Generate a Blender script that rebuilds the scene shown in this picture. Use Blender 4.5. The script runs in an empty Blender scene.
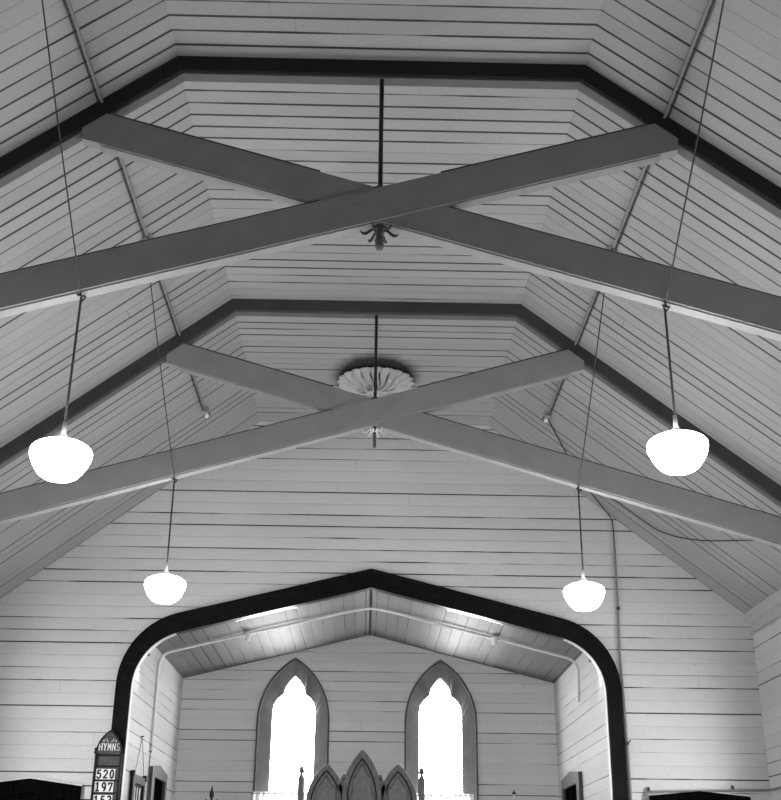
import bpy, bmesh, math, random
from mathutils import Vector, Matrix
random.seed(7)
scn = bpy.context.scene
COL = scn.collection
PI = math.pi

# ---------------------------------------------------------------- dimensions (metres)
W, CR, H, EV = 4.0, 1.274, 6.351, 4.214        # half width, half flat ceiling, ceiling height, eaves height
D, DB, A = 11.993, 15.541, 2.458               # end wall, chancel back wall, chancel half width
ZE, ZR = 4.085, 4.693                          # chancel eaves and ridge
T1, T2 = 5.82, 9.055                           # truss planes
YB = -4.5                                      # back of the nave behind the camera
KS = (H - EV) / (W - CR)
def slope_z(x): return H if abs(x) < CR else H - (abs(x) - CR) * KS
def chan_z(x): return ZR - (ZR - ZE) / A * abs(x)

# ---------------------------------------------------------------- materials
def new_mat(name):
    m = bpy.data.materials.new(name); m.use_nodes = True
    nt = m.node_tree
    return m, nt, nt.nodes['Principled BSDF']
def grey(v, f=1.0): return (v, v, v * f, 1)
def plain(name, v, rough=.5, noise=.15, scale=12, metal=0, bump=.1, stretch=(1,1,1), spec=.5):
    m, nt, b = new_mat(name)
    b.inputs['Specular IOR Level'].default_value = spec
    b.inputs['Roughness'].default_value = rough
    b.inputs['Metallic'].default_value = metal
    tc = nt.nodes.new('ShaderNodeTexCoord'); mp = nt.nodes.new('ShaderNodeMapping')
    mp.inputs['Scale'].default_value = stretch
    n = nt.nodes.new('ShaderNodeTexNoise'); n.inputs['Scale'].default_value = scale; n.inputs['Detail'].default_value = 5
    r = nt.nodes.new('ShaderNodeMapRange')
    r.inputs['From Min'].default_value = .3; r.inputs['From Max'].default_value = .7
    r.inputs['To Min'].default_value = v * (1 - noise); r.inputs['To Max'].default_value = v * (1 + noise)
    nt.links.new(tc.outputs['Object'], mp.inputs[0]); nt.links.new(mp.outputs[0], n.inputs['Vector'])
    nt.links.new(n.outputs['Fac'], r.inputs['Value']); nt.links.new(r.outputs[0], b.inputs['Base Color'])
    bp = nt.nodes.new('ShaderNodeBump'); bp.inputs['Strength'].default_value = bump; bp.inputs['Distance'].default_value = .005
    nt.links.new(n.outputs['Fac'], bp.inputs['Height']); nt.links.new(bp.outputs[0], b.inputs['Normal'])
    return m
def math_node(nt, op, a, b=None, c=None, clamp=False):
    n = nt.nodes.new('ShaderNodeMath'); n.operation = op; n.use_clamp = clamp
    for i, v in enumerate((a, b, c)):
        if v is None: continue
        if isinstance(v, (int, float)): n.inputs[i].default_value = v
        else: nt.links.new(v, n.inputs[i])
    return n.outputs[0]
def ramp(nt, val, a, b, c=0., d=1.):
    r = nt.nodes.new('ShaderNodeMapRange'); r.clamp = True
    for k, v in (('From Min', a), ('From Max', b), ('To Min', c), ('To Max', d)):
        if isinstance(v, (int, float)): r.inputs[k].default_value = v
        else: nt.links.new(v, r.inputs[k])
    nt.links.new(val, r.inputs['Value']); return r.outputs[0]
def boards(name, v, across, along, pitch=.129, off=0., seed=0., gap=.0065, dark=.008, rough=.55, strong=.5, dark_ring=False, tone=.07, joint=2.6, jump=0):
    """painted tongue and groove boards: open joints of uneven width between the boards"""
    m, nt, b = new_mat(name); L = nt.links
    b.inputs['Roughness'].default_value = rough
    tc = nt.nodes.new('ShaderNodeTexCoord'); sp = nt.nodes.new('ShaderNodeSeparateXYZ')
    L.new(tc.outputs['Object'], sp.inputs[0])
    ca = sp.outputs[across]; cl = sp.outputs[along]
    if jump: ca = math_node(nt, 'SUBTRACT', ca, math_node(nt, 'MULTIPLY', math_node(nt, 'GREATER_THAN', sp.outputs['Y'], 5.86), jump))
    t = math_node(nt, 'DIVIDE', math_node(nt, 'SUBTRACT', ca, off), pitch)
    fr = math_node(nt, 'FRACT', t)
    bid = math_node(nt, 'FLOOR', t)                                  # board number
    lid = math_node(nt, 'FLOOR', math_node(nt, 'ADD', t, .5))        # joint number
    dist = math_node(nt, 'MULTIPLY', math_node(nt, 'ABSOLUTE', math_node(nt, 'SUBTRACT', t, lid)), pitch)
    def rnd(i, s):
        w = nt.nodes.new('ShaderNodeTexWhiteNoise'); w.noise_dimensions = '1D'
        L.new(math_node(nt, 'ADD', math_node(nt, 'MULTIPLY', i, 1.37), s + seed), w.inputs['W']); return w.outputs['Value']
    def noise(i, k, s, detail=2):
        cb = nt.nodes.new('ShaderNodeCombineXYZ')
        L.new(math_node(nt, 'MULTIPLY', cl, k), cb.inputs[0]); L.new(math_node(nt, 'MULTIPLY', i, 3.71), cb.inputs[1]); cb.inputs[2].default_value = s + seed
        n = nt.nodes.new('ShaderNodeTexNoise'); n.inputs['Scale'].default_value = 1; n.inputs['Detail'].default_value = detail
        L.new(cb.outputs[0], n.inputs['Vector']); return n.outputs['Fac']
    lr = rnd(lid, 3.1)
    ln = noise(lid, 1.1, 5.0, 3)
    open_ = ramp(nt, math_node(nt, 'ADD', math_node(nt, 'MULTIPLY', math_node(nt, 'SUBTRACT', lr, .5), .5), ln), .55 - .25*strong, .80 - .20 * strong, .17, 1.)
    width = math_node(nt, 'MULTIPLY', open_, gap)
    edge = math_node(nt, 'DIVIDE', dist, width)
    mask = ramp(nt, edge, .58, .88, 1., 0.)
    mask = math_node(nt, 'MULTIPLY', mask, ramp(nt, open_, .15, .8, .5, 1.))
    # butt joints
    js = math_node(nt, 'ADD', math_node(nt, 'DIVIDE', cl, joint), math_node(nt, 'MULTIPLY', rnd(bid, 9.2), 1.0))
    jd = math_node(nt, 'MULTIPLY', math_node(nt, 'ABSOLUTE', math_node(nt, 'SUBTRACT', math_node(nt, 'FRACT', js), .5)), joint)
    jm = math_node(nt, 'MULTIPLY', ramp(nt, jd, .0008, .0022, 1., 0.), math_node(nt, 'MULTIPLY', math_node(nt, 'GREATER_THAN', rnd(bid, 17.), .72), .55))
    mask = math_node(nt, 'MAXIMUM', mask, jm)
    # board tone
    tv = ramp(nt, rnd(bid, 1.7), 0, 1, v * (1 - tone), v * (1 + tone))
    big = nt.nodes.new('ShaderNodeTexNoise'); big.inputs['Scale'].default_value = .9; big.inputs['Detail'].default_value = 6
    L.new(tc.outputs['Object'], big.inputs['Vector'])
    tv = math_node(nt, 'MULTIPLY', tv, ramp(nt, big.outputs['Fac'], .3, .7, .93, 1.05))
    fine = nt.nodes.new('ShaderNodeTexNoise'); fine.inputs['Scale'].default_value = 55; fine.inputs['Detail'].default_value = 3
    L.new(tc.outputs['Object'], fine.inputs['Vector'])
    tv = math_node(nt, 'MULTIPLY', tv, ramp(nt, fine.outputs['Fac'], .3, .7, .95, 1.04))
    # grimy nail heads / specks
    vo = nt.nodes.new('ShaderNodeTexVoronoi'); vo.inputs['Scale'].default_value = 2.3
    L.new(tc.outputs['Object'], vo.inputs['Vector'])
    sm = math_node(nt, 'MULTIPLY', ramp(nt, vo.outputs['Distance'], .012, .022, 1., 0.), .45)
    tv = math_node(nt, 'MULTIPLY', tv, math_node(nt, 'SUBTRACT', 1., sm))
    if dark_ring:     # darker ring on the boards round the plaster ventilator
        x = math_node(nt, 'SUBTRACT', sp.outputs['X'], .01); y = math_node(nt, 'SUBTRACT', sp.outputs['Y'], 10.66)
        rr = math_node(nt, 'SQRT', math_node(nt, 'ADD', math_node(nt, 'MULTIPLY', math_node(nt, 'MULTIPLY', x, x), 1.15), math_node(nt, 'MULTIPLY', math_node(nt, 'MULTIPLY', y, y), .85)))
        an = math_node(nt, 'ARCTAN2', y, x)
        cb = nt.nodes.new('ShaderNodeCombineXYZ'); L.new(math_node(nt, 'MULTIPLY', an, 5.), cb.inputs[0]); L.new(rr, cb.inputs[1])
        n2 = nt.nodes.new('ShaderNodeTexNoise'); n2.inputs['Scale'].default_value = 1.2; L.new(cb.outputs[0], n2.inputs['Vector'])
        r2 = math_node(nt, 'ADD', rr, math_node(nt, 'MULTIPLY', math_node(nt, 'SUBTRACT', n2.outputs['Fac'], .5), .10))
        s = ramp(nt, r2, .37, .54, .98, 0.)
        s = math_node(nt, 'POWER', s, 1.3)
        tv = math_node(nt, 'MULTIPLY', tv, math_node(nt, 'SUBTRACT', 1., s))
    mx = nt.nodes.new('ShaderNodeMix'); mx.data_type = 'FLOAT'
    L.new(mask, mx.inputs[0]); L.new(tv, mx.inputs[2]); mx.inputs[3].default_value = dark
    L.new(mx.outputs[0], b.inputs['Base Color'])
    hgt = math_node(nt, 'SUBTRACT', ramp(nt, dist, 0, .012, 0, 1.), math_node(nt, 'MULTIPLY', math_node(nt, 'POWER', math_node(nt, 'ABSOLUTE', math_node(nt, 'SUBTRACT', fr, .5)), 2.), 1.2))
    hgt = math_node(nt, 'ADD', hgt, math_node(nt, 'MULTIPLY', rnd(bid, 2.2), .5))
    bp = nt.nodes.new('ShaderNodeBump'); bp.inputs['Strength'].default_value = .35; bp.inputs['Distance'].default_value = .004
    L.new(hgt, bp.inputs['Height']); L.new(bp.outputs[0], b.inputs['Normal'])
    return m
def emit(name, strength, v=1.0, rim=None):
    m, nt, b = new_mat(name)
    b.inputs['Base Color'].default_value = grey(.8)
    b.inputs['Emission Color'].default_value = grey(v)
    b.inputs['Emission Strength'].default_value = strength
    b.inputs['Roughness'].default_value = .25
    return m

V_CEIL = .30
M = {}
M['ceil'] = boards('ceiling_boards', V_CEIL, 'Y', 'X', .1292, 5.455, 0, gap=.0135, strong=.9, tone=.035, dark_ring=True, jump=.055)
M['slope'] = boards('slope_boards', V_CEIL, 'Y', 'Z', .1292, 5.455, 0, gap=.0135, strong=.9, tone=.035, jump=.055)
M['end'] = boards('end_wall_boards', .55, 'Z', 'X', .1278, 4.383, 31., gap=.009, strong=.5, tone=.04)
M['side'] = boards('side_wall_boards', .50, 'Z', 'Y', .1278, 4.416, 47., gap=.008, strong=.4)
M['chback'] = boards('chancel_back_boards', .74, 'Z', 'X', .1282, 3.946, 61., gap=.007, strong=.3)
M['chside'] = boards('chancel_side_boards', .58, 'Z', 'Y', .1282, 3.93, 71., gap=.007, strong=.3)
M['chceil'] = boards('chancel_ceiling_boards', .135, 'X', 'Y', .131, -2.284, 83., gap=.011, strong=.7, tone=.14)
M['floor'] = boards('floor_boards', .30, 'X', 'Y', .14, 0, 91., gap=.004)
M['beam'] = plain('truss_paint', .245, .55, .08, 5, bump=.15)
M['chord'] = plain('shaded_truss_chord_paint', .024, .6, .12, 5, bump=.15, spec=.15)  # near black: the shade high on the nearer truss is in the colour
M['chord_lit'] = plain('lit_truss_chord_paint', .055, .6, .12, 5, bump=.15, spec=.2)  # same chord, paler: lamplight on the farther truss put into the colour
M['strip'] = plain('pale_soffit_paint', .24, .6, .08, 9)
M['chord_soffit'] = plain('lit_chord_soffit_paint', .12, .6, .08, 9, spec=.3)  # paler than the chord faces: light from below put into the colour
M['cornice'] = plain('cornice_paint', .40, .6, .05, 9)
M['black_wood'] = plain('dark_varnished_wood', .006, .3, .5, 9, bump=.3, stretch=(1,1,4), spec=.12)
M['door_wood'] = plain('door_dark_wood', .003, .95, .5, 7, bump=.3, stretch=(4,4,1), spec=.0)
M['white_paint'] = plain('white_trim_paint', .72, .45, .05, 14)
M['grey_wood'] = plain('grey_window_wood', .085, .5, .15, 8)
M['grey_door'] = plain('grey_door_wood', .06, .5, .2, 8)
M['fitter'] = plain('pale_metal', .5, .4, .1, 9)
M['oak'] = plain('carved_oak', .20, .5, .3, 14, bump=.3, stretch=(3,3,1))
M['oak_panel'] = plain('carved_oak_panel', .26, .5, .22, 20, bump=.3, stretch=(3,3,1))
M['iron'] = plain('black_iron', .02, .45, .3, 30, metal=.2)
M['wire'] = plain('dark_wire', .03, .6, .3, 40)
M['rope'] = plain('braided_cord', .022, .7, .5, 60)
M['conduit'] = plain('painted_conduit', .20, .45, .1, 10)
M['white_conduit'] = plain('white_conduit', .8, .4, .05, 10)
M['porcelain'] = plain('white_porcelain', .85, .25, .04, 10)
M['plaster'] = plain('plaster', .42, .7, .12, 20, bump=.2)
M['lace'] = plain('lace_cloth', .82, .8, .12, 60, bump=.4)
m_, nt_, b_ = new_mat('lace_cloth_thin')
tr_ = nt_.nodes.new('ShaderNodeBsdfTranslucent'); tr_.inputs['Color'].default_value = (.85,.85,.85,1); mx_ = nt_.nodes.new('ShaderNodeMixShader')
n_ = nt_.nodes.new('ShaderNodeTexNoise'); n_.inputs['Scale'].default_value = 40; tcn = nt_.nodes.new('ShaderNodeTexCoord'); nt_.links.new(tcn.outputs['Object'], n_.inputs['Vector'])
nt_.links.new(ramp(nt_, n_.outputs['Fac'], .3, .7, .45, .8), mx_.inputs[0]); b_.inputs['Base Color'].default_value = (.85,.85,.85,1)
nt_.links.new(b_.outputs[0], mx_.inputs[1]); nt_.links.new(tr_.outputs[0], mx_.inputs[2]); nt_.links.new(mx_.outputs[0], nt_.nodes['Material Output'].inputs[0])
M['lace'] = m_
M['board_wood'] = plain('hymn_board_wood', .010, .5, .5, 12, bump=.2, spec=.15)
M['board_field'] = plain('hymn_board_field', .05, .5, .35, 18)
M['card'] = plain('number_card', .85, .6, .03, 9)
M['ink'] = plain('black_ink', .01, .6, .1, 9)
M['gilt'] = plain('white_lettering', .75, .5, .05, 9)
M['picture'] = plain('faded_print', .03, .6, .9, 6, stretch=(1, 3, 1), spec=.1)
M['globe'] = emit('lit_opal_glass', 29.)
M['pane'] = emit('chancel_window_daylight', 9.)
M['nave_pane'] = emit('nave_window_daylight', 9.)
M['tube'] = emit('lit_tube', 5.5)
M['flood'] = emit('lit_reflector_bulb', 220.)

# ---------------------------------------------------------------- mesh helpers
def link(name, bm, mat, parent=None, smooth=False, bevel=0):
    bmesh.ops.recalc_face_normals(bm, faces=bm.faces)
    me = bpy.data.meshes.new(name); bm.to_mesh(me); bm.free()
    me.materials.append(M[mat] if isinstance(mat, str) else mat)
    if smooth:
        for p in me.polygons: p.use_smooth = True
    o = bpy.data.objects.new(name, me); COL.objects.link(o)
    if parent is not None:
        o.parent = parent
        o.location = -Vector(parent.location) if parent.type == 'EMPTY' or True else (0,0,0)
        # geometry is given in world space; undo every ancestor's offset
        off = Vector((0,0,0)); p = parent
        while p is not None: off += Vector(p.location); p = p.parent
        o.location = -off
    if bevel:
        bv = o.modifiers.new('bevel', 'BEVEL'); bv.width = bevel; bv.segments = 2; bv.limit_method = 'ANGLE'
    return o
def tag(o, label, cat, group=None, kind=None):
    o['label'] = label; o['category'] = cat
    if group: o['group'] = group
    if kind: o['kind'] = kind
    return o
def thing(name, label, cat, loc, group=None):
    o = bpy.data.objects.new(name, None); COL.objects.link(o); o.location = loc
    o.empty_display_size = .1
    return tag(o, label, cat, group)
def struct(name, bm, mat, label=None, cat=None, **k):
    o = link(name, bm, mat, **k); o['kind'] = 'structure'
    if label: o['label'] = label; o['category'] = cat or name.split('_')[0]
    return o
def nb(): return bmesh.new()
def box(bm, x0, x1, y0, y1, z0, z1):
    v = [bm.verts.new(p) for p in ((x0,y0,z0),(x1,y0,z0),(x1,y1,z0),(x0,y1,z0),(x0,y0,z1),(x1,y0,z1),(x1,y1,z1),(x0,y1,z1))]
    for f in ((0,3,2,1),(4,5,6,7),(0,1,5,4),(1,2,6,5),(2,3,7,6),(3,0,4,7)): bm.faces.new([v[i] for i in f])
    return bm
def prism(bm, pts, y0, y1, plane='xz'):
    """polygon in xz (or yz) extruded along the third axis"""
    f = (lambda a, b, c: (a, c, b)) if plane == 'xz' else (lambda a, b, c: (c, a, b))
    a = [bm.verts.new(f(p[0], p[1], y0)) for p in pts]; b = [bm.verts.new(f(p[0], p[1], y1)) for p in pts]
    bm.faces.new(a); bm.faces.new(list(reversed(b)))
    n = len(pts)
    for i in range(n): bm.faces.new((a[i], b[i], b[(i+1)%n], a[(i+1)%n]))
    return bm
def ribbon(bm, outer, inner, y0, y1, closed=False, plane='xz'):
    """solid band between two matching open (or closed) polylines"""
    f = (lambda a, b, c: (a, c, b)) if plane == 'xz' else (lambda a, b, c: (c, a, b))
    n = len(outer)
    o0 = [bm.verts.new(f(*p, y0)) for p in outer]; i0 = [bm.verts.new(f(*p, y0)) for p in inner]
    o1 = [bm.verts.new(f(*p, y1)) for p in outer]; i1 = [bm.verts.new(f(*p, y1)) for p in inner]
    rng = range(n if closed else n - 1)
    for k in rng:
        j = (k+1) % n
        bm.faces.new((o0[k], o0[j], i0[j], i0[k])); bm.faces.new((o1[k], i1[k], i1[j], o1[j]))
        bm.faces.new((o0[k], o1[k], o1[j], o0[j])); bm.faces.new((i0[k], i0[j], i1[j], i1[k]))
    if not closed:
        for k in (0, n-1): bm.faces.new((o0[k], i0[k], i1[k], o1[k]))
    return bm
def tube(bm, pts, r, n=8, cap=True, radii=None):
    pts = [Vector(p) for p in pts]; rings = []
    up = Vector((0,0,1))
    prev = None
    for i, p in enumerate(pts):
        t = (pts[min(i+1, len(pts)-1)] - pts[max(i-1, 0)]).normalized()
        if prev is None:
            a = t.orthogonal().normalized()
        else:
            a = (prev - t * prev.dot(t)).normalized()
        prev = a; b = t.cross(a)
        rr = radii[i] if radii else r
        rings.append([bm.verts.new(p + (a*math.cos(2*PI*k/n) + b*math.sin(2*PI*k/n)) * rr) for k in range(n)])
    for i in range(len(rings)-1):
        for k in range(n): bm.faces.new((rings[i][k], rings[i][(k+1)%n], rings[i+1][(k+1)%n], rings[i+1][k]))
    if cap: bm.faces.new(rings[0]); bm.faces.new(list(reversed(rings[-1])))
    return bm
def lathe(bm, prof, c=(0,0,0), n=24):
    c = Vector(c); rings = []
    for r, z in prof:
        rings.append([bm.verts.new(c + Vector((r*math.cos(2*PI*k/n), r*math.sin(2*PI*k/n), z))) for k in range(n)] if r > 1e-5 else [bm.verts.new(c + Vector((0,0,z)))])
    for i in range(len(rings)-1):
        a, b = rings[i], rings[i+1]
        for k in range(n):
            j = (k+1) % n
            if len(a) == 1 and len(b) == 1: continue
            if len(a) == 1: bm.faces.new((a[0], b[j], b[k]))
            elif len(b) == 1: bm.faces.new((a[k], a[j], b[0]))
            else: bm.faces.new((a[k], a[j], b[j], b[k]))
    for rg in (rings[0], rings[-1]):
        if len(rg) > 1: bm.faces.new(rg)
    return bm
def bez(pts, n=12):
    """Catmull-Rom through the points"""
    P = [Vector(p) for p in pts]; P = [2*P[0]-P[1]] + P + [2*P[-1]-P[-2]]; out = []
    for i in range(1, len(P)-2):
        for k in range(n):
            t = k/n; a,b,c,d = P[i-1],P[i],P[i+1],P[i+2]
            out.append(.5*((2*b)+(c-a)*t+(2*a-5*b+4*c-d)*t*t+(3*b-a-3*c+d)*t**3))
    out.append(P[-2]); return out
def round_corner(pts, r, n=6):
    out = [Vector(pts[0])]
    for i in range(1, len(pts)-1):
        p = Vector(pts[i]); a = (Vector(pts[i-1])-p); b = (Vector(pts[i+1])-p)
        rr = min(r, a.length*.45, b.length*.45); a = p + a.normalized()*rr; b = p + b.normalized()*rr
        for k in range(n+1):
            t = k/n; out.append(a*(1-t)**2 + p*2*t*(1-t) + b*t*t)
    out.append(Vector(pts[-1])); return out

# ---------------------------------------------------------------- arch paths
def arch_path(hx, apex, rad, z0=0.0, k=.25, n=14):
    """shouldered arch: jamb, rounded shoulder, low gable; left bottom -> right bottom"""
    zc = apex - k*hx; turn = PI/2 - math.atan(k); t = rad*math.tan(turn/2)
    cx, cz = hx - rad, zc - t
    pts = [(hx, z0)]
    for i in range(n+1):
        a = turn*i/n; pts.append((cx + rad*math.cos(a), cz + rad*math.sin(a)))
    right = pts                      # bottom right up to the shoulder's end
    left = [(-x, z) for x, z in pts]
    return left + [(0, apex)] + list(reversed(right))
outer = arch_path(2.56, 4.668, .745)
inner = arch_path(2.425, 4.495, .60)

# ---------------------------------------------------------------- room shell
# end wall, one concave sheet with the arch opening, 10 cm thick
bm = nb()
hole = arch_path(2.445, 4.52, .62)
poly = [(-W, 0), (-W, EV), (-CR, H), (CR, H), (W, EV), (W, 0)] + list(reversed(hole))
prism(bm, poly, D, D + .10)
struct('wall_end', bm, 'end', 'white boarded end wall above and beside the chancel arch', 'wall')
for s, nm, side in ((-1, 'wall_left', 'left'), (1, 'wall_right', 'right')):
    bm = nb()
    # side walls with three window openings each
    ys = [YB]; wins = [(4.0, .30), (7.43, .42), (10.45, .40)]  # all unseen; the nearest is added and sized to light the nearer truss
    x0, x1 = (s*W, s*(W+.15)) if s > 0 else (s*(W+.15), s*W)
    z0, z1 = 1.0, 3.35
    prev = YB
    for yc, hw in wins:
        box(bm, x0, x1, prev, yc-hw, 0, EV)
        box(bm, x0, x1, yc-hw, yc+hw, 0, z0); box(bm, x0, x1, yc-hw, yc+hw, z1, EV)
        prev = yc+hw
    box(bm, x0, x1, prev, D+.1, 0, EV)
    struct(nm, bm, 'side', 'white boarded %s side wall of the nave' % side, 'wall')
    for yc, hw in wins:
        e = bpy.data.objects.new('window_%d' % (3 + wins.index((yc, hw)) + (3 if s > 0 else 0)), None); COL.objects.link(e)
        e.location = (s*(W+.07), yc, z0); e['kind'] = 'structure'; e['label'] = 'tall unseen sash window in the %s nave wall' % side; e['category'] = 'window'
        bm = nb(); c0, c1 = s*(W+.04), s*(W+.10)
        a, b = min(c0, c1), max(c0, c1)
        box(bm, a, b, yc-hw, yc-hw+.06, z0, z1); box(bm, a, b, yc+hw-.06, yc+hw, z0, z1)
        box(bm, a, b, yc-hw, yc+hw, z0, z0+.07); box(bm, a, b, yc-hw, yc+hw, z1-.07, z1)
        box(bm, a, b, yc-hw, yc+hw, 2.15, 2.20); box(bm, a, b, yc-.015, yc+.015, z0, z1)
        link('window_frame', bm, 'white_paint', e)
        bm = nb(); box(bm, min(s*(W+.11), s*(W+.12)), max(s*(W+.11), s*(W+.12)), yc-hw, yc+hw, z0, z1)
        link('pane', bm, 'nave_pane', e)
bm = nb(); prism(bm, [(-W, 0), (-W, EV), (-CR, H), (CR, H), (W, EV), (W, 0)], YB-.12, YB)
struct('wall_back', bm, 'side')
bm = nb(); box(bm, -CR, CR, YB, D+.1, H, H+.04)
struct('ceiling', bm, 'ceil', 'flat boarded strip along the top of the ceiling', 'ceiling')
for s in (-1, 1):
    bm = nb()
    nx, nz = KS, 1.0; l = math.hypot(nx, nz); nx, nz = nx/l*.04, nz/l*.04
    prism(bm, [(s*CR, H), (s*W, EV), (s*(W+nx), EV+nz), (s*(CR+nx), H+nz)], YB, D+.1)
    struct('ceiling_%s' % ('left' if s < 0 else 'right'), bm, 'slope', 'sloping boarded ceiling on the %s side' % ('left' if s < 0 else 'right'), 'ceiling')
bm = nb(); box(bm, -W, W, YB, D+.1, -.1, 0)
struct('floor', bm, 'floor', 'dark boarded floor of the nave', 'floor')
bm = nb(); box(bm, -A-.1, A+.1, D+.1, DB+.1, -.1, .15)
struct('floor_chancel', bm, 'floor', 'raised floor of the chancel', 'floor')
# cornice along each side wall
for s in (-1, 1):
    bm = nb()
    pr = [(s*W, EV-.165), (s*(W-.025), EV-.165), (s*(W-.025), EV-.15), (s*(W-.012), EV-.145), (s*(W-.012), EV-.06),
          (s*(W-.03), EV-.05), (s*(W-.055), EV-.015), (s*(W-.075), EV+.045), (s*W, EV)]
    prism(bm, pr, YB, D)
    struct('trim_%d' % (1 if s < 0 else 2), bm, 'cornice', 'cornice moulding along the %s nave wall' % ('left' if s < 0 else 'right'), 'cornice')
# chancel shell
for s in (-1, 1):
    bm = nb(); a, b = sorted((s*A, s*(A+.1))); box(bm, a, b, D+.10, DB, 0, ZE)
    struct('wall_chancel_%s' % ('left' if s < 0 else 'right'), bm, 'chside', 'white boarded %s side wall inside the chancel' % ('left' if s < 0 else 'right'), 'wall')
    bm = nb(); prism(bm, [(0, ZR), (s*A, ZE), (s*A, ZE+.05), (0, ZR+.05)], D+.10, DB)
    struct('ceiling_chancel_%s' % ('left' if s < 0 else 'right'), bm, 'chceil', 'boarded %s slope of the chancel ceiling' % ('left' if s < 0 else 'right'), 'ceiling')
bm = nb(); box(bm, -.012, .012, D+.10, DB, ZR-.012, ZR+.01)
struct('trim_ridge', bm, 'black_wood', 'thin dark strip along the ridge of the chancel ceiling', 'trim')

# chancel back wall with two lancet openings
def lancet(cx, hw, spring, apex, z0, n=14):
    h = apex - spring; r = (h*h + hw*hw) / (2*hw); pts = [(cx-hw, z0)]
    a1 = math.atan2(h, r-hw)
    for i in range(n+1):
        a = a1*i/n; pts.append((cx-hw+r - r*math.cos(a), spring + r*math.sin(a)))
    left = pts; right = [(2*cx - x, z) for x, z in reversed(left[:-1])]
    return left + right
def glass_outline(cx, hw=.282, z0=1.9):
    n = 8; pts = [(-hw, z0), (-hw, 3.70)]
    for i in range(1, n+1):                  # lower cusp sweeping in
        a = (PI*.40)*i/n; pts.append((-hw + .20*(1-math.cos(a)), 3.70 + .215*math.sin(a)))
    x1, z1 = pts[-1]
    for i in range(1, n+1):                  # narrow pointed head
        t = i/n; pts.append((x1*(1-t**1.9), z1 + .01 + (4.15-z1-.01)*t))
    l = [(cx+x, z) for x, z in pts]; r = [(2*cx-x, z) for x, z in reversed(l[:-1])]
    return l + r
WX = (-.983, .948)
bm = nb()
# sheet of wall between and around the lancets: columns
N = 14
def wall_piece(xa, xb, cx=None):
    pass
lan = [lancet(c, .455, 3.56, 4.352, 1.85) for c in WX]
poly = [(-A, 0), (-A, ZE), (0, ZR), (A, ZE), (A, 0)]
edges = []
for loop in [poly] + lan:
    vs = [bm.verts.new((x, DB, z)) for x, z in loop]
    for i in range(len(vs)): edges.append(bm.edges.new((vs[i], vs[(i+1) % len(vs)])))
bmesh.ops.triangle_fill(bm, use_beauty=True, edges=edges, normal=(0, -1, 0))
g = bmesh.ops.extrude_face_region(bm, geom=list(bm.faces))
bmesh.ops.translate(bm, verts=[v for v in g['geom'] if isinstance(v, bmesh.types.BMVert)], vec=(0, .12, 0))
struct('wall_chancel_back', bm, 'chback', 'boarded back wall of the chancel pierced by two pointed windows', 'wall')
for i, c in enumerate(WX):
    e = bpy.data.objects.new('window_%d' % (i+1), None); COL.objects.link(e); e.location = (c, DB, 1.85)
    e['kind'] = 'structure'; e['category'] = 'window'
    e['label'] = 'glowing pointed window on the %s of the chancel back wall' % ('left' if i == 0 else 'right')
    # splayed frame: from the wall face back to the glass
    o = lancet(c, .475, 3.55, 4.377, 1.85, 18); o2 = lancet(c, .445, 3.56, 4.33, 1.85, 18)
    bm = nb(); ribbon(bm, o, o2, DB-.03, DB+.02); link('casing', bm, 'grey_wood', e, bevel=.006)
    gl = glass_outline(c)
    # resample both outlines by matching count
    def resample(P, n):
        P = [Vector((x, z)) for x, z in P]; L = [0]
        for a, b in zip(P, P[1:]): L.append(L[-1] + (b-a).length)
        out = []
        for k in range(n):
            s = L[-1]*k/(n-1); j = 0
            while j < len(L)-2 and L[j+1] < s: j += 1
            t = (s-L[j])/max(1e-9, L[j+1]-L[j]); q = P[j].lerp(P[j+1], t); out.append((q.x, q.y))
        return out
    def half(P, n):
        m = len(P)//2; l = resample(P[:m+1], n); return l + [(2*c-x, z) for x, z in reversed(l[:-1])]
    bm = nb(); A1 = half(o2, 26); B1 = half(gl, 26)
    va = [bm.verts.new((x, DB-.012, z)) for x, z in A1]; vb = [bm.verts.new((x, DB+.085, z)) for x, z in B1]
    vc = [bm.verts.new((x, DB+.12, z)) for x, z in B1]; vd = [bm.verts.new((x, DB+.12, z)) for x, z in A1]
    for k in range(len(va)-1):
        bm.faces.new((va[k], va[k+1], vb[k+1], vb[k])); bm.faces.new((vb[k], vb[k+1], vc[k+1], vc[k]))
        bm.faces.new((vc[k], vc[k+1], vd[k+1], vd[k])); bm.faces.new((vd[k], vd[k+1], va[k+1], va[k]))
    link('window_frame', bm, 'grey_wood', e)
    bm = nb(); box(bm, c-.45, c+.45, DB+.121, DB+.13, 1.85, 4.33)
    # keep the pane inside the lancet
    bm.free(); bm = nb(); prism(bm, lancet(c, .44, 3.56, 4.32, 1.85), DB+.121, DB+.128)
    link('pane', bm, 'pane', e)

# arch casing (dark varnished) and pale lining
ar = bpy.data.objects.new('trim_3', None); COL.objects.link(ar); ar.location = (0, D, 0)
ar['kind'] = 'structure'; ar['category'] = 'arch'; ar['label'] = 'dark varnished casing round the shouldered chancel arch'
bm = nb(); ribbon(bm, outer, inner, D-.035, D+.004); link('casing', bm, 'black_wood', ar, bevel=.006)
bm = nb(); ribbon(bm, arch_path(2.575, 4.684, .755), arch_path(2.552, 4.660, .735), D-.045, D+.002); link('outer_bead', bm, 'black_wood', ar, bevel=.004)
lo_, li_ = arch_path(2.450, 4.527, .622), arch_path(2.432, 4.50, .605)
nj = 15
bm = nb(); ribbon(bm, lo_[:nj], li_[:nj], D-.01, D+.15); link('lining', bm, 'white_paint', ar)
bm = nb(); ribbon(bm, lo_[-nj:], li_[-nj:], D-.01, D+.15); link('lining', bm, 'white_paint', ar)
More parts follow.
